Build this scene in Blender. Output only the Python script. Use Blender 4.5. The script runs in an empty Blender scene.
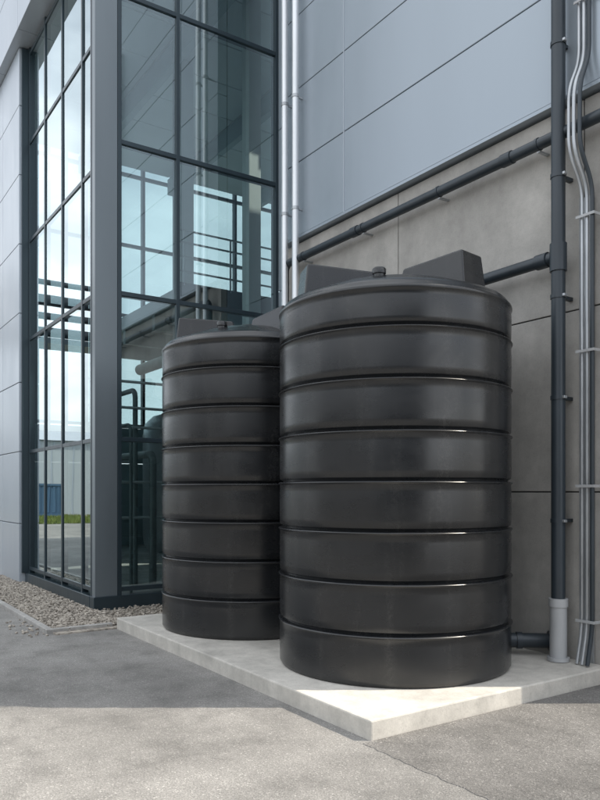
import bpy, bmesh, math, random
import numpy as np
from mathutils import Vector, Matrix, Euler
random.seed(7); rng=np.random.default_rng(7)
C=bpy.context; D=bpy.data
sc=C.scene
COL=sc.collection

# ------------------------------------------------------------------ materials
def newmat(name):
    m=D.materials.new(name); m.use_nodes=True
    nt=m.node_tree; b=nt.nodes["Principled BSDF"]
    return m,nt,b
def N(nt,t,**k):
    n=nt.nodes.new(t)
    for a,v in k.items():
        if a in n.inputs: n.inputs[a].default_value=v
        else: setattr(n,a,v)
    return n
def coords(nt,scale=(1,1,1),kind='Object'):
    tc=N(nt,'ShaderNodeTexCoord'); mp=N(nt,'ShaderNodeMapping')
    mp.inputs['Scale'].default_value=scale
    nt.links.new(tc.outputs[kind],mp.inputs['Vector']); return mp.outputs['Vector']
def noise(nt,vec,scale,detail=6,rough=.6):
    n=N(nt,'ShaderNodeTexNoise'); n.inputs['Scale'].default_value=scale
    n.inputs['Detail'].default_value=min(detail,5); n.inputs['Roughness'].default_value=rough
    nt.links.new(vec,n.inputs['Vector']); return n.outputs['Fac']
def ramp(nt,fac,stops):
    r=N(nt,'ShaderNodeValToRGB'); cr=r.color_ramp
    while len(cr.elements)<len(stops): cr.elements.new(.5)
    for e,(p,c) in zip(cr.elements,stops):
        e.position=p
        e.color=(c,c,c,1) if isinstance(c,(int,float)) else (*c,1)
    nt.links.new(fac,r.inputs['Fac']); return r.outputs['Color']
def mix(nt,fac,a,b,mode='MIX'):
    m=N(nt,'ShaderNodeMix'); m.data_type='RGBA'; m.blend_type=mode
    for sock,v in ((m.inputs[0],fac),(m.inputs[6],a),(m.inputs[7],b)):
        if hasattr(v,'links'): nt.links.new(v,sock)
        elif isinstance(v,(int,float)): sock.default_value=v if sock==m.inputs[0] else (v,v,v,1)
        else: sock.default_value=(*v,1)
    return m.outputs[2]
def bump(nt,b,h,strength=.3,dist=.01,prev=None):
    n=N(nt,'ShaderNodeBump'); n.inputs['Strength'].default_value=strength; n.inputs['Distance'].default_value=dist
    nt.links.new(h,n.inputs['Height'])
    if prev: nt.links.new(prev,n.inputs['Normal'])
    if b: nt.links.new(n.outputs['Normal'],b.inputs['Normal'])
    return n.outputs['Normal']

def paint(name,col,rough=.4,metal=0.,var=.12,scale=3.,streak=True):
    m,nt,b=newmat(name)
    v=coords(nt,(1,1,.25) if streak else (1,1,1))
    f=noise(nt,v,scale,7,.62)
    lo=tuple(c*(1-var) for c in col); hi=tuple(min(1,c*(1+var)) for c in col)
    nt.links.new(ramp(nt,f,[(.3,lo),(.7,hi)]),b.inputs['Base Color'])
    f2=noise(nt,v,scale*4,5,.6)
    nt.links.new(ramp(nt,f2,[(.3,rough*.85),(.75,min(1,rough*1.2))]),b.inputs['Roughness'])
    b.inputs['Metallic'].default_value=metal
    return m

def asphalt(name,base,contrast=1.,tint=(1,.97,.92)):
    m,nt,b=newmat(name)
    v=coords(nt)
    big=noise(nt,v,.45,5,.6); mid=noise(nt,v,2.3,7,.7); fine=noise(nt,v,95,3,.8)
    vo=N(nt,'ShaderNodeTexVoronoi'); vo.inputs['Scale'].default_value=120; nt.links.new(v,vo.inputs['Vector'])
    c=lambda k:tuple(base*k*t for t in tint)
    a=ramp(nt,mid,[(.28,c(.68)),(.5,c(1.)),(.75,c(1.2))])
    a=mix(nt,1.,a,ramp(nt,big,[(.36,.72),(.62,1.14)]),'MULTIPLY')
    a=mix(nt,1.,a,ramp(nt,fine,[(.3,.62),(.5,1.),(.72,1.4)]),'MULTIPLY')
    sp=ramp(nt,vo.outputs['Color'],[(0,.7),(.8,1.05),(.93,1.7)])
    a=mix(nt,.8*contrast,a,mix(nt,1.,a,sp,'MULTIPLY'))
    nt.links.new(a,b.inputs['Base Color']); b.inputs['Roughness'].default_value=.9
    n1=bump(nt,None,vo.outputs['Distance'],.5,.006); n2=bump(nt,b,fine,.5,.006,n1)
    return m

def concrete(name,base,tint=(1,.97,.91),stain=.25,scale=1.,pores=True,bmp=.25):
    m,nt,b=newmat(name)
    v=coords(nt); vs=coords(nt,(1,1,.18))
    c=lambda k:tuple(base*k*t for t in tint)
    big=noise(nt,v,.9*scale,6,.65); mid=noise(nt,v,7*scale,7,.7); st=noise(nt,vs,2.6*scale,6,.6)
    a=ramp(nt,big,[(.3,c(1-stain)),(.68,c(1+stain*.6))])
    a=mix(nt,1.,a,ramp(nt,mid,[(.3,.86),(.7,1.08)]),'MULTIPLY')
    a=mix(nt,1.,a,ramp(nt,st,[(.3,.84),(.62,1.05)]),'MULTIPLY')
    fine=noise(nt,v,60,4,.7)
    if pores:
        a=mix(nt,1.,a,ramp(nt,fine,[(.3,.80),(.42,1.),(.8,1.06)]),'MULTIPLY')
    nt.links.new(a,b.inputs['Base Color']); b.inputs['Roughness'].default_value=.85
    n1=bump(nt,None,mid,bmp,.01); bump(nt,b,fine,bmp,.004,n1)
    return m

M={}
M['asphalt']=asphalt('asphalt',.25,1.,(1,.965,.91))
M['asphalt2']=asphalt('coarse_asphalt',.19,1.25,(1,.96,.91))
M['slab']=concrete('slab_concrete',.55,(1,.955,.87),.22,1.3)
M['wall']=concrete('wall_concrete',.42,(1,.965,.905),.2,.8)
M['kerb']=concrete('kerb_concrete',.38,(1,.97,.92),.25,3)
M['clad']=paint('metal_cladding',(.345,.395,.445),.33,.3,.05,.7)
M['clad2']=paint('silver_cladding',(.42,.465,.515),.36,.25,.06,.8)
M['frame']=paint('slate_frame',(.032,.05,.062),.33,.2,.1,2)
M['column']=paint('corner_cladding',(.17,.20,.22),.36,.3,.08,1)
M['dark']=paint('joint_black',(.03,.03,.032),.9,0,.1)
M['pipe_dark']=paint('slate_pipe',(.032,.042,.052),.36,.1,.2,4)
M['galv']=paint('galvanised_steel',(.44,.46,.48),.36,.6,.2,9)
M['alu']=paint('aluminium_pipe',(.72,.74,.76),.33,.5,.08,5)
M['pvc']=paint('grey_pvc',(.40,.41,.42),.45,0,.12,6)
M['int_white']=paint('interior_panel',(.62,.69,.70),.5,0,.08,.6,False)
M['int_teal']=paint('interior_wall_panel',(.30,.40,.42),.5,0,.15,.5,False)
M['int_floor']=concrete('interior_floor',.45,(.95,1,1))
M['rail']=paint('handrail',(.6,.64,.66),.35,.4,.05)
M['int_dark']=paint('plant_paint',(.2,.24,.25),.45,.1,.1)
M['blue']=paint('blue_container_paint',(.06,.12,.20),.5)
M['ware']=paint('warehouse_sheet',(.42,.46,.48),.5,.1,.06,.3)
M['brown']=paint('reflection_block_sheet',(.08,.085,.09),.5,.1,.1,.3)  # dark sheet for the added blocks that the tanks reflect
M['door']=paint('door_paint',(.3,.31,.32),.5)

def tankmat():
    m,nt,b=newmat('black_polyethylene')
    v=coords(nt); vs=coords(nt,(1,1,.12)); vh=coords(nt,(.5,.5,1.3))
    a=noise(nt,v,1.3,4,.5); s=noise(nt,vs,5,7,.65); f=noise(nt,vh,3.5,5,.6); sc2=noise(nt,v,38,5,.75)
    col=ramp(nt,a,[(.3,(.0075,.0085,.010)),(.75,(.0135,.015,.0175))])
    dust=ramp(nt,s,[(.50,0.),(.74,1.)]); dust2=ramp(nt,sc2,[(.45,.1),(.75,1.)])
    dm=mix(nt,1.,dust,dust2,'MULTIPLY')
    m1=N(nt,'ShaderNodeMath'); m1.operation='MULTIPLY'; m1.inputs[1].default_value=.32
    nt.links.new(dm,m1.inputs[0])
    col=mix(nt,m1.outputs[0],col,(.17,.165,.155))
    tc=N(nt,'ShaderNodeTexCoord'); sx=N(nt,'ShaderNodeSeparateXYZ'); nt.links.new(tc.outputs['Object'],sx.inputs[0])
    mr=N(nt,'ShaderNodeMapRange'); mr.inputs[1].default_value=.0; mr.inputs[2].default_value=.25; mr.inputs[3].default_value=.22; mr.inputs[4].default_value=0
    nt.links.new(sx.outputs['Z'],mr.inputs[0])
    m2=N(nt,'ShaderNodeMath'); m2.operation='MULTIPLY'; nt.links.new(mr.outputs[0],m2.inputs[0]); nt.links.new(ramp(nt,a,[(.35,.2),(.65,1.)]),m2.inputs[1])
    col=mix(nt,m2.outputs[0],col,(.12,.115,.105))
    nt.links.new(col,b.inputs['Base Color'])
    nt.links.new(ramp(nt,f,[(.3,.21),(.7,.34)]),b.inputs['Roughness'])
    b.inputs['Specular IOR Level'].default_value=.6
    n1=bump(nt,None,a,.12,.03); bump(nt,b,sc2,.04,.003,n1)
    return m
M['tank']=tankmat()

def glassmat(name,tint,refl,base):
    m=D.materials.new(name); m.use_nodes=True; nt=m.node_tree; nt.nodes.clear()
    out=N(nt,'ShaderNodeOutputMaterial'); mx=N(nt,'ShaderNodeMixShader')
    tr=N(nt,'ShaderNodeBsdfTransparent'); tr.inputs['Color'].default_value=(*tint,1)
    gl=N(nt,'ShaderNodeBsdfGlossy'); gl.inputs['Color'].default_value=(*refl,1); gl.inputs['Roughness'].default_value=.0
    fr=N(nt,'ShaderNodeFresnel'); fr.inputs['IOR'].default_value=1.6
    mr=N(nt,'ShaderNodeMapRange'); mr.inputs[1].default_value=0; mr.inputs[2].default_value=.6; mr.inputs[3].default_value=base; mr.inputs[4].default_value=1.
    nt.links.new(fr.outputs[0],mr.inputs[0]); nt.links.new(mr.outputs[0],mx.inputs[0])
    v=coords(nt); h=noise(nt,v,.8,1,.4)
    bp=N(nt,'ShaderNodeBump'); bp.inputs['Strength'].default_value=.04; bp.inputs['Distance'].default_value=.05
    nt.links.new(h,bp.inputs['Height']); nt.links.new(bp.outputs[0],gl.inputs['Normal'])
    nt.links.new(tr.outputs[0],mx.inputs[1]); nt.links.new(gl.outputs[0],mx.inputs[2]); nt.links.new(mx.outputs[0],out.inputs[0])
    return m
M['glass']=glassmat('solar_glass',(.70,.83,.83),(.84,.94,.96),.27)
M['glass_clear']=glassmat('tinted_glass',(.54,.65,.67),(.9,.95,.95),.05)

# ------------------------------------------------------------------ mesh helpers
def link(o,parent=None):
    COL.objects.link(o)
    if parent: o.parent=parent
    return o
def empty(name,loc=(0,0,0)):
    o=D.objects.new(name,None); o.location=loc; o.empty_display_size=.3; return link(o)
def meshobj(name,verts,faces,mat,parent=None,smooth=False,loc=(0,0,0)):
    me=D.meshes.new(name); me.from_pydata(verts,[],faces); me.update()
    if smooth: me.polygons.foreach_set('use_smooth',[True]*len(me.polygons))
    o=D.objects.new(name,me); o.location=loc
    if mat: me.materials.append(mat)
    return link(o,parent)
def boxes(name,lst,mat,parent=None,bevel=0.,loc=(0,0,0)):
    V=[];F=[]
    for (x0,x1,y0,y1,z0,z1) in lst:
        n=len(V)
        V+=[(x0,y0,z0),(x1,y0,z0),(x1,y1,z0),(x0,y1,z0),(x0,y0,z1),(x1,y0,z1),(x1,y1,z1),(x0,y1,z1)]
        F+=[tuple(n+i for i in f) for f in ((0,3,2,1),(4,5,6,7),(0,1,5,4),(1,2,6,5),(2,3,7,6),(3,0,4,7))]
    o=meshobj(name,V,F,mat,parent,loc=loc)
    if bevel:
        b=o.modifiers.new('bevel','BEVEL'); b.width=bevel; b.segments=2; b.limit_method='ANGLE'
    return o
def tube(name,pts,r,mat,parent=None,seg=20,fillet=0.):
    pts=[Vector(p) for p in pts]
    if fillet and len(pts)>2:
        q=[pts[0]]
        for i in range(1,len(pts)-1):
            a,b,c=pts[i-1],pts[i],pts[i+1]
            d1=(a-b).normalized(); d2=(c-b).normalized(); f=min(fillet,(a-b).length*.49,(c-b).length*.49)
            p0=b+d1*f; p2=b+d2*f
            for k in range(7):
                t=k/6; q.append(p0*(1-t)**2+b*2*t*(1-t)+p2*t*t)
        q.append(pts[-1]); pts=q
    V=[];F=[]
    t0=(pts[1]-pts[0]).normalized(); up=Vector((0,0,1)) if abs(t0.z)<.9 else Vector((1,0,0))
    nrm=(up-t0*up.dot(t0)).normalized()
    for i,p in enumerate(pts):
        t=((pts[min(i+1,len(pts)-1)]-p).normalized()+(p-pts[max(i-1,0)]).normalized())
        t.normalize(); nrm=(nrm-t*nrm.dot(t)).normalized(); bi=t.cross(nrm)
        for s in range(seg):
            a=2*math.pi*s/seg; V.append(tuple(p+nrm*math.cos(a)*r+bi*math.sin(a)*r))
    for i in range(len(pts)-1):
        for s in range(seg):
            F.append((i*seg+s,i*seg+(s+1)%seg,(i+1)*seg+(s+1)%seg,(i+1)*seg+s))
    n=len(pts)-1
    F.append(tuple(reversed(range(seg)))); F.append(tuple(n*seg+s for s in range(seg)))
    o=meshobj(name,V,F,mat,parent,True)
    e=o.modifiers.new('es','EDGE_SPLIT'); e.split_angle=math.radians(50)
    return o
def lathe(name,prof,mat,parent=None,seg=160,loc=(0,0,0),split=50):
    V=[];F=[]
    for (r,z) in prof:
        for s in range(seg):
            a=2*math.pi*s/seg; V.append((r*math.cos(a),r*math.sin(a),z))
    for i in range(len(prof)-1):
        for s in range(seg):
            F.append((i*seg+s,i*seg+(s+1)%seg,(i+1)*seg+(s+1)%seg,(i+1)*seg+s))
    F.append(tuple(reversed(range(seg)))); F.append(tuple((len(prof)-1)*seg+s for s in range(seg)))
    o=meshobj(name,V,F,mat,parent,True,loc)
    e=o.modifiers.new('es','EDGE_SPLIT'); e.split_angle=math.radians(split)
    return o

# ------------------------------------------------------------------ ground
meshobj('ground',[(-400,-400,0),(400,-400,0),(400,400,0),(-400,400,0)],[(0,1,2,3)],M['asphalt'])
pts=[]
x=-3.62
while x<9: pts.append((x,2.93+random.uniform(-.012,.012),.004)); x+=.05
n0=len(pts)
V=pts+[(9,30,.004),(-3.62,30,.004)]
F=[tuple(range(len(V)))]
base=len(V); V=V+[(p[0],p[1]-.012,-.01) for p in pts]
F+=[(i,base+i,base+i+1,i+1) for i in range(n0-1)]
meshobj('coarse_pavement',V,F,M['asphalt2'])

boxes('concrete_slab',[(-8.28,-3.63,3.0,5.598,-.1,.13)],M['slab'],bevel=.012)

# gravel bed
gmat,nt,b=newmat('gravel_stone')
oi=N(nt,'ShaderNodeTexCoord'); vv=N(nt,'ShaderNodeTexVoronoi'); vv.inputs['Scale'].default_value=26; nt.links.new(oi.outputs['Object'],vv.inputs['Vector'])
nt.links.new(ramp(nt,vv.outputs['Color'],[(0,(.15,.135,.115)),(.45,(.31,.275,.235)),(1,(.55,.50,.43))]),b.inputs['Base Color']); b.inputs['Roughness'].default_value=.85
bm=bmesh.new(); bmesh.ops.create_icosphere(bm,subdivisions=1,radius=1)
bv=np.array([v.co[:] for v in bm.verts]); bf=np.array([[v.index for v in f.verts] for f in bm.faces]); bm.free()
def rnd_in(n,x0,x1,y0,y1): return np.stack([rng.uniform(x0,x1,n),rng.uniform(y0,y1,n)],1)
P=np.concatenate([rnd_in(6500,-14.5,-8.4,2.33,3.18),rnd_in(1600,-9.6,-8.33,3.05,5.5),rnd_in(30,-9.5,-8.3,1.95,2.22)])
VV=[];FF=[]
for i,(x,y) in enumerate(P):
    s=rng.uniform(.010,.023); v=bv*np.array([s*rng.uniform(.8,1.5),s*rng.uniform(.8,1.3),s*rng.uniform(.5,.9)])
    a=rng.uniform(0,6.28); c_,s_=math.cos(a),math.sin(a)
    v=v*(1+rng.uniform(-.15,.15,(len(v),1)))
    zb=.008 if y<2.3 else .022+rng.uniform(0,.022)
    v=np.stack([v[:,0]*c_-v[:,1]*s_,v[:,0]*s_+v[:,1]*c_,v[:,2]],1)+np.array([x,y,zb])
    VV.append(v); FF.append(bf+i*len(bv))
VV=np.concatenate(VV); FF=np.concatenate(FF)
me=D.meshes.new('gravel'); me.from_pydata(VV.tolist(),[],FF.tolist()); me.materials.append(gmat)
gr=D.objects.new('gravel',me); link(gr)
boxes('gravel_bed',[(-40,-8.28,2.3,3.2,-.05,.015),(-9.62,-8.28,3.2,5.6,-.05,.015)],gmat)
kb=empty('kerb')
lst=[]; x=-8.48
while x>-40: lst.append((x-.91,x,2.23,2.31,-.05,.05)); x-=.917
boxes('edging',lst,M['kerb'],kb,.006)
boxes('edging_return',[(-8.472,-8.39,2.23,2.995,-.05,.05)],M['kerb'],kb,.006)

# ------------------------------------------------------------------ right building
B=empty('industrial_building',(-6,8,0)); Bl=(6,-8,0)
def bx(name,l,mat,bevel=0.,par=B,off=Bl): return boxes(name,l,mat,par,bevel,loc=off)
XR=-2.86; XL=-8.6; TOP=11.5
bx('core',[(XL+.02,XR-.02,5.72,22,0,TOP-.1)],M['dark'])
zs=[0.0,1.6,3.2,5.02]; xs=[XL,-6.29,-3.88,XR]
cp=[]
for i in range(3):
    for j in range(3):
        cp.append((xs[i]+.006,xs[i+1]-.006,5.60,5.71,zs[j]+.006,zs[j+1]-.006))
bx('concrete_panels',cp,M['wall'],.005)
bx('joint_sealant',[(XL+.03,XR-.03,5.612,5.718,.02,5.0)],M['dark'])
xc=[XL-.02,-7.22,XR+.02]; cl=[]
z=5.08
while z<TOP:
    for i in range(2):
        cl.append((xc[i]+.007,xc[i+1]-.007,5.53,5.70,z+.006,z+.994))
    z+=1.0
bx('cladding_panels',cl,M['clad'],.006)
bx('cladding_flashing',[(XL-.03,XR+.03,5.505,5.71,5.035,5.07)],M['clad'],.003)
bx('cladding_trim',[(-7.224,-7.206,5.522,5.56,5.08,TOP)],M['clad2'])
ew=[]
z=0
while z<TOP:
    ew.append((XR-.0,XR+.05,5.74,22,z+.007,z+.993)); z+=1
bx('end_cladding',ew,M['clad'],.005)
bx('parapet',[(XL-.05,XR+.08,5.48,22.1,TOP+.6,TOP+.68)],M['clad2'])
rp=[]
for z0,z1 in ((0,1.6),(1.6,3.2),(3.2,4.7),(4.7,7.2),(7.2,9.7),(9.7,12)):
    rp.append((-9.56,-8.62,6.05,6.19,z0+.006,z1-.006))
bx('recess_panels',rp,M['clad'],.004)
bx('recess_return',[(XL-.02,XL+.015,5.715,6.05,0,12)],M['clad'])

# ------------------------------------------------------------------ glass hall
G=empty('glass_building',(-12,6,0)); Gl=(12,-6,0)
def gx(name,l,mat,bevel=0.): return boxes(name,l,mat,G,bevel,loc=Gl)
GX=-9.6; GY=3.2; GYE=6.03; HX=-13.2; HT=10.9
gx('corner_column',[(GX-.10,GX+.03,GY-.03,GY+.28,.05,HT)],M['column'],.006)
gx('corner_edge',[(GX-.15,GX-.103,GY-.035,GY+.06,.05,HT)],M['frame'],.004)
rowsR=[.28,2.32,4.30,6.36,8.38,10.4]; colsR=[GY+.31,4.37,GYE]
gx('mullions_side',[(GX-.10,GX+.035,yv-.028,yv+.028,.1,HT) for yv in colsR],M['frame'],.004)
gx('transoms_side',[(GX-.09,GX+.03,GY+.34,GYE-.03,zv-.030,zv+.030) for zv in rowsR],M['frame'],.003)
rowsL=[.28,2.3,4.25,5.95,7.65,9.2]; colsL=[GX-.17,-10.2,-11.17,-12.13,-13.12]
gx('mullions_front',[(xv-.026,xv+.026,GY-.012,GY+.08,.1,9.3) for xv in colsL],M['frame'],.003)
gx('transoms_front',[(HX+.04,GX-.15,GY-.008,GY+.075,zv-.028,zv+.028) for zv in rowsL],M['frame'],.003)
gx('sill',[(HX,GX-.11,GY-.06,GY+.14,.0,.2),(GX-.12,GX+.06,GY-.055,GYE,.0,.2)],M['frame'],.006)
pv=[];pf=[]
def pane(a,b,c,d):
    n=len(pv); pv.extend([a,b,c,d]); pf.append((n,n+1,n+2,n+3))
rr=rowsR+[HT]
for j in range(len(rr)-1):
    for i in range(2):
        e=[random.uniform(-.004,.004) for _ in range(3)]
        y0,y1,z0,z1=colsR[i]+.02,colsR[i+1]-.02,rr[j]+.02,rr[j+1]-.02
        pane((GX+e[0],y0,z0),(GX+e[1],y1,z0),(GX+e[1]+e[2],y1,z1),(GX+e[0]+e[2],y0,z1))
rr=rowsL
for j in range(len(rr)-1):
    for i in range(4):
        e=[random.uniform(-.003,.003) for _ in range(3)]
        x1,x0,z0,z1=colsL[i]-.02,colsL[i+1]+.02,rr[j]+.02,rr[j+1]-.02
        pane((x0,GY+.008+e[0],z0),(x1,GY+.008+e[1],z0),(x1,GY+.008+e[1]+e[2],z1),(x0,GY+.008+e[0]+e[2],z1))
meshobj('glazing',pv,pf,M['glass'],G,loc=Gl)
pn=[]
for z0,z1 in ((.02,1.05),(1.05,2.3),(2.3,3.5),(3.5,4.7),(4.7,5.9),(5.9,7.1),(7.1,8.3),(8.3,9.3)):
    pn.append((HX-1.25,HX,3.04,3.3,z0+.006,z1-.006)); pn.append((HX-2.6,HX-1.262,3.04,3.3,z0+.006,z1-.006))
gx('portal_pier',pn,M['clad2'],.006)
ln=[]
x=HX-2.6
while x<GX-.3:
    x1=min(x+1.55,GX+.02); ln.append((x+.006,x1-.006,2.9,3.3,9.31,10.3)); ln.append((x+.006,x1-.006,2.9,3.3,10.312,11.6)); x=x1
gx('portal_lintel',ln,M['clad2'],.006)
gx('portal_return',[(GX-.11,GX+.06,3.31,GYE,10.92,11.6)],M['clad2'],.006)
gx('pier_reveal',[(HX,HX+.05,3.08,3.28,.2,9.28)],M['frame'])
XW=-20.; YB=14.
gx('side_wall_left',[(XW,HX-2.62,3.1,3.4,0,11.6)],M['clad2'])
gx('roof',[(XW-.3,GX-.02,3.3,YB+.3,11.2,11.5)],M['clad2'])
gx('back_wall',[(XW,XL-.02,YB,YB+.3,0,11.15)],M['int_teal'])
gx('interior_floor',[(XW+.05,GX-.15,3.42,YB-.02,-.05,.1)],M['int_floor'])
gx('west_wall_lower',[(XW,XW+.2,y0+.01,y0+1.75,z0+.01,z1-.01) for y0 in np.arange(3.42,13.9,1.762) for z0,z1 in ((.1,2.4),(2.4,3.4))],M['int_teal'])
gx('added_west_mullions',[(XW,XW+.15,y0-.04,y0+.04,3.4,11.1) for y0 in np.arange(3.5,14,1.5)]+[(XW+.02,XW+.12,3.46,13.94,z0-.04,z0+.04) for z0 in (3.48,6.6,8.6,10.6)],M['frame'])  # bars of the added west opening
meshobj('added_west_glazing',[(XW+.07,3.45,3.45),(XW+.07,13.95,3.45),(XW+.07,13.95,11.1),(XW+.07,3.45,11.1)],[(0,1,2,3)],M['glass_clear'],G,loc=Gl)  # added opening: sky beyond makes the side panes read pale
cp=[]
for xx in np.arange(XW+.3,GX-.4,1.3):
    for yy in np.arange(3.5,13.6,2.6):
        cp.append((xx+.015,min(xx+1.285,GX-.2),yy+.015,min(yy+2.585,13.95),10.72,10.78))
gx('ceiling_panels',cp,M['int_white'])
gx('roof_beams',[(XW+.2,GX-.3,yy,yy+.16,10.25,10.70) for yy in (6.1,8.7,11.3)],M['int_teal'],.01)
gx('gallery',[(XW+.25,-14.0,6.4,13.9,5.55,5.88)],M['int_white'],.01)
gx('gallery_edge',[(-13.99,-13.93,6.4,13.9,5.48,5.96)],M['frame'])
gx('gallery_beam',[(xx,xx+.15,6.4,13.9,5.2,5.54) for xx in (-19,-17.2,-15.4,-14.3)],M['int_teal'])
for h in (.3,.6,.9,1.15):
    tube('gallery_rail',[(-1.95,.4,5.9+h),(-1.95,7.9,5.9+h)],.022,M['rail'],G,8)
for yy in np.arange(.5,7.9,1.1):
    tube('gallery_post',[(-1.95,yy,5.9),(-1.95,yy,7.06)],.022,M['rail'],G,8)
gx('interior_column',[(-14.4,-14.1,yy,yy+.3,.1,10.7) for yy in (6.5,9.4,12.3)]+[(-11.5,-11.25,6.5,6.75,.1,10.7)],M['int_white'],.01)
gx('door_frames',[(-18.9,-18.85,6.2,6.26,.1,2.4),(-18.9,-18.85,7.3,7.36,.1,2.4),(-18.9,-18.85,6.2,7.36,2.4,2.46)],M['rail'])
for (px,py,r,z1) in ((-10.9,4.25,.04,3.2),(-10.8,4.5,.06,2.2),(-11.6,5.2,.10,3.9),(-10.3,3.95,.025,2.6)):
    tube('interior_pipe',[(px+12,py-6,.1),(px+12,py-6,z1),(px+12-1.5,py-6,z1)],r,M['int_dark'],G,12,.15)
for zz in (1.2,1.75,2.6,2.9,3.3):
    tube('interior_pipe_run',[(1.2,-2.6,zz),(1.2,3.0,zz)],.022,M['rail'],G,10)
for xx in (-3.5,-5.2):
    lathe('process_vessel',[(.5,.1),(.62,.3),(.65,.5),(.65,3.0),(.6,3.3),(.4,3.5),(.1,3.6),(.08,3.9)],M['rail'],G,48,(xx,1.6,0))

# ------------------------------------------------------------------ wall services
def ring(name,c,axis,r,h,mat,par,seg=24):
    a=Vector(axis).normalized()*h/2; c=Vector(c)
    return tube(name,[c-a,c+a],r,mat,par,seg)
p=empty('service_pipe')
tube('pipe',[(-8.45,5.46,3.0),(-8.45,5.46,4.73),(-2.9,5.46,4.73)],.052,M['pipe_dark'],p,20,.12)
for x in np.arange(-8.0,-3,1.25):
    ring('clip',(x,5.46,4.73),(1,0,0),.058,.03,M['pipe_dark'],p)
    boxes('bracket',[(x-.015,x+.015,5.46,5.6,4.66,4.675)],M['galv'],p)
for x in (-6.9,-4.6): ring('coupling',(x,5.46,4.73),(1,0,0),.061,.12,M['pipe_dark'],p)
p=empty('downpipe')
tube('pipe',[(-4.01,5.42,.62),(-4.01,5.42,11)],.060,M['pipe_dark'],p,24)
tube('sleeve',[(-4.01,5.42,.13),(-4.01,5.42,.66)],.073,M['pvc'],p,24)
ring('sleeve_collar',(-4.01,5.42,.64),(0,0,1),.082,.07,M['pvc'],p)
ring('foot_collar',(-4.01,5.42,.15),(0,0,1),.095,.03,M['pvc'],p)
for z in (1.35,2.42,3.3,4.35,5.5,6.3):
    ring('clip',(-4.01,5.42,z),(0,0,1),.067,.035,M['pipe_dark'],p)
    boxes('bracket',[(-4.03,-3.99,5.48,5.6,z-.015,z+.015)] if z<5 else [(-4.03,-3.99,5.47,5.53,z-.015,z+.015)],M['pipe_dark'],p)
    boxes('bolt',[(-3.95,-3.925,5.39,5.43,z-.012,z+.012)],M['galv'],p,.004)
ring('socket',(-4.01,5.42,3.64),(0,0,1),.073,.24,M['pipe_dark'],p)
p=empty('overflow_pipe')
tube('pipe',[(-6.2,5.1,3.2),(-6.2,5.42,3.65),(-4.06,5.42,3.65)],.055,M['pipe_dark'],p,24,.12)
ring('socket',(-5.05,5.42,3.65),(1,0,0),.068,.12,M['pipe_dark'],p)
ring('tee_socket',(-4.17,5.42,3.65),(1,0,0),.067,.12,M['pipe_dark'],p)
p=empty('outlet_pipe')
tube('pipe',[(-4.62,5.03,.26),(-4.15,5.60,.26)],.066,M['pipe_dark'],p,24)
dv=Vector((.47,.57,0)).normalized()
ring('flange',Vector((-4.15,5.60,.26))-dv*.06,dv,.088,.04,M['pipe_dark'],p)
ring('collar',Vector((-4.15,5.60,.26))-dv*.34,dv,.076,.05,M['pipe_dark'],p)
for i,(x,y) in enumerate(((-8.14,5.42),(-8.40,5.42))):
    p=empty('aluminium_pipe' if i==0 else 'aluminium_pipe.001')
    tube('pipe',[(x,y,.1),(x,y,11)],.045,M['alu'],p,20)
    for z in (1.5,3.6,5.4,6.9,8.4): 
        ring('clip',(x,y,z),(0,0,1),.052,.04,M['galv'],p); boxes('bracket',[(x-.012,x+.012,y+.04,5.6 if z<5 else 5.53,z-.012,z+.012)],M['galv'],p)
p=empty('cable_conduit')
def cond(x,y,r,mat):
    tube('conduit',[(x,y,9.6),(x,y,5.30),(x+.0,5.36,5.02),(x+.0,5.36,4.5),(x+.03,y,4.2),(x+.03,y,.45),(x+.03,y-.07,.14)],r,mat,p,14,.12)
cond(-3.86,5.50,.015,M['galv']); cond(-3.81,5.50,.018,M['galv']); cond(-3.755,5.49,.018,M['pipe_dark'])
boxes('channel',[(-3.89,-3.77,5.575,5.585,.13,4.15),(-3.89,-3.884,5.545,5.575,.13,4.15)],M['galv'],p)
for z in np.arange(.5,4.2,1.15):
    boxes('saddle',[(-3.87,-3.69,5.462,5.470,z-.012,z+.012),(-3.70,-3.69,5.470,5.598,z-.012,z+.012)],M['pvc'],p,.002)
for z in (5.8,7.0):
    boxes('saddle',[(-3.89,-3.72,5.462,5.470,z-.012,z+.012),(-3.73,-3.72,5.470,5.528,z-.012,z+.012)],M['pvc'],p,.002)

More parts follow.
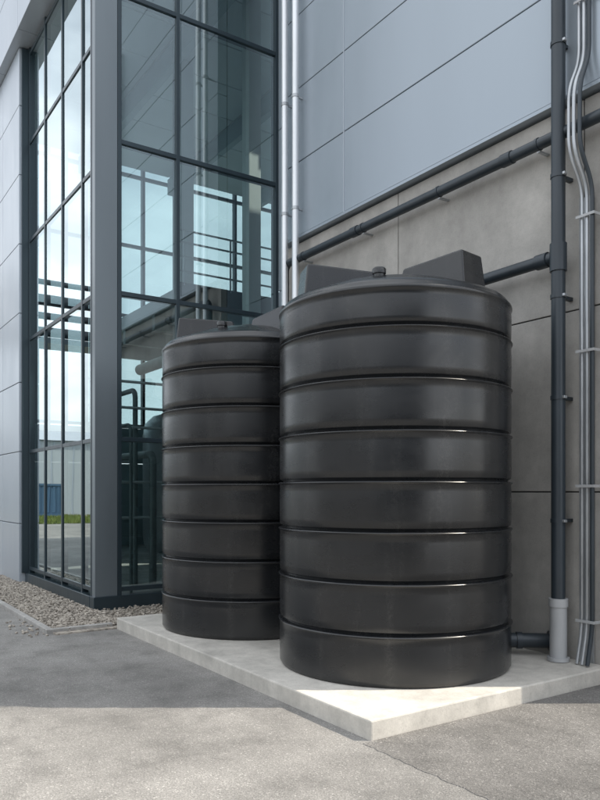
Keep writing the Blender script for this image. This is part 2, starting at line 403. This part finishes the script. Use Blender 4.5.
# ------------------------------------------------------------------ tanks
def tank(name,x,y,rot):
    T=empty(name,(x,y,.13)); R=1.0
    gro=[.39,.78,1.17,1.555,1.94,2.33,2.72]; top=2.985
    pr=[(.955,0),(.985,.006),(.998,.03)]
    def band(z0,z1):
        h=z1-z0; out=[]
        for k in range(7):
            t=k/6; out.append((R-.003+.0025*math.sin(math.pi*t),z0+h*t))
        return out
    z0=.045
    for g in gro:
        pr+=band(z0,g-.026)
        pr+=[(1.000,g-.022),(1.007,g-.017),(1.010,g-.011),(1.007,g-.006),(.998,g-.002),(.976,g+.001),(.970,g+.006),(.973,g+.012),(.985,g+.019),(.993,g+.024)]
        z0=g+.029
    pr+=band(z0,top)
    pr+=[(1.003,top+.008),(1.006,top+.02),(1.003,top+.032),(.994,top+.042),(.985,top+.05),(.975,top+.068),(.955,top+.088),(.925,top+.104),(.89,top+.115)]
    for k in range(1,9):
        t=k/8; pr.append((.89-.61*t,top+.115+.16*math.sin(t*math.pi/2)))
    lathe('tank_shell',pr,M['tank'],T,192)
    zt=top+.262
    lathe('lid',[(.27,zt-.04),(.27,zt+.02),(.255,zt+.035),(.235,zt+.04),(.235,zt+.055),(.2,zt+.06)],M['tank'],T,64)
    for k in range(3):
        a=rot+k*math.radians(120)
        w0,w1,r0,r1=.165,.14,.12,.84
        zb=top+.04; z1=top+.40
        V=[(r1+.01,-w0,zb),(r1+.01,w0,zb),(r0,w0,zb),(r0,-w0,zb),(r1-.03,-w1,z1),(r1-.03,w1,z1),(r0+.1,w1,z1-.03),(r0+.1,-w1,z1-.03)]
        F=[(0,3,2,1),(4,5,6,7),(0,1,5,4),(1,2,6,5),(2,3,7,6),(3,0,4,7)]
        o=meshobj('lug',V,F,M['tank'],T,True); o.rotation_euler=(0,0,a)
        bv_=o.modifiers.new('b','BEVEL'); bv_.width=.018; bv_.segments=3
        o.modifiers.new('wn','WEIGHTED_NORMAL')
    a=rot+math.radians(60)
    c,s=math.cos(a)*.66,math.sin(a)*.66
    lathe('vent_stub',[(.045,top+.1),(.045,top+.21),(.054,top+.215),(.056,top+.25),(.045,top+.262)],M['tank'],T,24,(c,s,0))
    return T
CA=55.98
tank('water_tank',-4.865,4.275,math.radians(-47+CA-120))
tank('water_tank.001',-7.1,4.15,math.radians(-47+CA-120-8))

# ------------------------------------------------------------------ surroundings (seen in reflections)
W=empty('warehouse',(-58,-20,0))
boxes('walls',[(-12,6,-30,38,0,5.2)],M['ware'],W)
meshobj('roof',[(-12,-30.5,5.2),(6.3,-30.5,5.2),(-3,-30.5,6.6),(-12,38.5,5.2),(6.3,38.5,5.2),(-3,38.5,6.6)],[(0,1,2),(3,5,4),(1,4,5,2),(0,2,5,3)],M['clad2'],W)
boxes('doors',[(6,6.05,yy,yy+3,0,3.6) for yy in (-20,-8,4,16,28)],M['door'],W)
boxes('ribs',[(6,6.03,yy,yy+.1,0,5.2) for yy in np.arange(-30,38,.9)],M['clad2'],W)
grass,nt,b=newmat('grass_blades'); v=coords(nt)
nt.links.new(ramp(nt,noise(nt,v,1.5,6,.7),[(.3,(.07,.11,.02)),(.7,(.17,.2,.045))]),b.inputs['Base Color']); b.inputs['Roughness'].default_value=.9
gv=[];gf=[]
for i in range(26000):
    x=random.uniform(-46,-37); y=random.uniform(-30,2); h=random.uniform(.08,.3); a=random.uniform(0,6.28); w=.03
    dx,dy=math.cos(a)*w,math.sin(a)*w; n=len(gv)
    gv+= [(x-dx,y-dy,0),(x+dx,y+dy,0),(x+random.uniform(-.1,.1),y+random.uniform(-.1,.1),h)]; gf.append((n,n+1,n+2))
gv+= [(-46,-30,.02),(-37,-30,.02),(-37,2,.02),(-46,2,.02)]; n=len(gv); gf.append((n-4,n-3,n-2,n-1))
meshobj('grass',gv,gf,grass)
K=empty('shipping_container',(-48.5,-4.2,0))
boxes('body',[(-1.2,1.2,-3,3,.15,2.1)],M['blue'],K)
boxes('corrugation',[(1.2,1.24,t,t+.12,.3,1.95) for t in np.arange(-2.9,2.8,.26)],M['blue'],K)
boxes('frame',[(1.17,1.27,-3.03,-2.9,.1,2.13),(1.17,1.27,2.9,3.03,.1,2.13),(1.17,1.27,-2.9,2.9,2.0,2.13),(1.17,1.27,-2.9,2.9,.1,.25)],M['blue'],K)
PB=empty('pipe_bridge',(-21,-8,0))
for zz,r in ((6.1,.14),(6.55,.10),(7.0,.16),(7.5,.08)):
    tube('pipe',[(0,-30,zz),(0,9.7,zz)],r,M['pipe_dark'],PB,12)
boxes('beam',[(-.5,.5,-30,9.8,5.7,5.85)],M['frame'],PB)
boxes('posts',[(-.15,.15,t,t+.25,0,5.7) for t in (-28,-18,-8,-1)]+[(-.1,.1,t,t+.1,5.85,7.8) for t in (-28,-23,-18,-13,-8,-3.5,-1,2,5.5)],M['frame'],PB)
K=empty('added_reflection_block',(14,-12,0))  # unseen block added behind the camera to darken the tank reflections
boxes('walls',[(0,12,-16,10.5,0,7.5)],M['brown'],K)
boxes('roof_edge',[(-.25,12.2,-16.2,10.7,7.5,7.8)],M['door'],K)
boxes('doors',[(-.06,0,t,t+3.2,0,3.8) for t in (-13,-6)],M['door'],K)
boxes('windows',[(-.05,0,t,t+1.6,4.6,5.8) for t in np.arange(-15,9,3)],M['ware'],K)
K=empty('added_reflection_block.001',(-6,-26,0))  # second added block, keeps bright horizon sky out of the tank sheen
boxes('walls',[(-14,17,-10,0,0,8)],M['brown'],K)
boxes('roof_edge',[(-14.2,17.2,-10.2,.25,8,8.3)],M['door'],K)
boxes('doors',[(t,t+3.5,0,.06,0,4) for t in (-10,0,10)],M['door'],K)
boxes('windows',[(t,t+1.6,0,.05,5,6.2) for t in np.arange(-13,15,3)],M['ware'],K)

# ------------------------------------------------------------------ light
az=Vector((.557,.83)).normalized(); el=math.radians(50)
S=Vector((az.x*math.cos(el),az.y*math.cos(el),math.sin(el)))
sun=D.lights.new('sun','SUN'); sun.energy=5.0; sun.angle=math.radians(.5); sun.color=(1,.91,.78)
so=D.objects.new('sun',sun); link(so); so.rotation_euler=(-S).to_track_quat('-Z','Y').to_euler(); so.location=(5,5,20)
w=D.worlds.new('World'); sc.world=w; w.use_nodes=True; nt=w.node_tree
bg=nt.nodes['Background']
sky=N(nt,'ShaderNodeTexSky'); sky.sky_type='NISHITA'; sky.sun_disc=False
sky.sun_elevation=el; sky.sun_rotation=math.atan2(az.x,az.y); sky.dust_density=2.0; sky.air_density=1.0
tc=N(nt,'ShaderNodeTexCoord'); mp=N(nt,'ShaderNodeMapping'); mp.inputs['Scale'].default_value=(1,1,2.2); nt.links.new(tc.outputs['Generated'],mp.inputs['Vector'])
cl_=noise(nt,mp.outputs['Vector'],1.7,8,.58)
cf=ramp(nt,cl_,[(.36,.25),(.62,.95)])
sk=mix(nt,cf,sky.outputs['Color'],(15.0,15.5,16.0))
nt.links.new(sk,bg.inputs['Color']); bg.inputs['Strength'].default_value=.142

# ------------------------------------------------------------------ camera
cam=D.cameras.new('camera'); co=D.objects.new('camera',cam); link(co)
co.location=(0,0,1.6); co.rotation_euler=(math.radians(90),0,math.radians(CA))
cam.sensor_fit='HORIZONTAL'; cam.sensor_width=36; cam.lens=43.8; cam.shift_y=92/600
cam.clip_start=.05; cam.clip_end=1500
sc.camera=co
sc.view_settings.view_transform='Standard'; sc.view_settings.look='None'; sc.view_settings.exposure=0
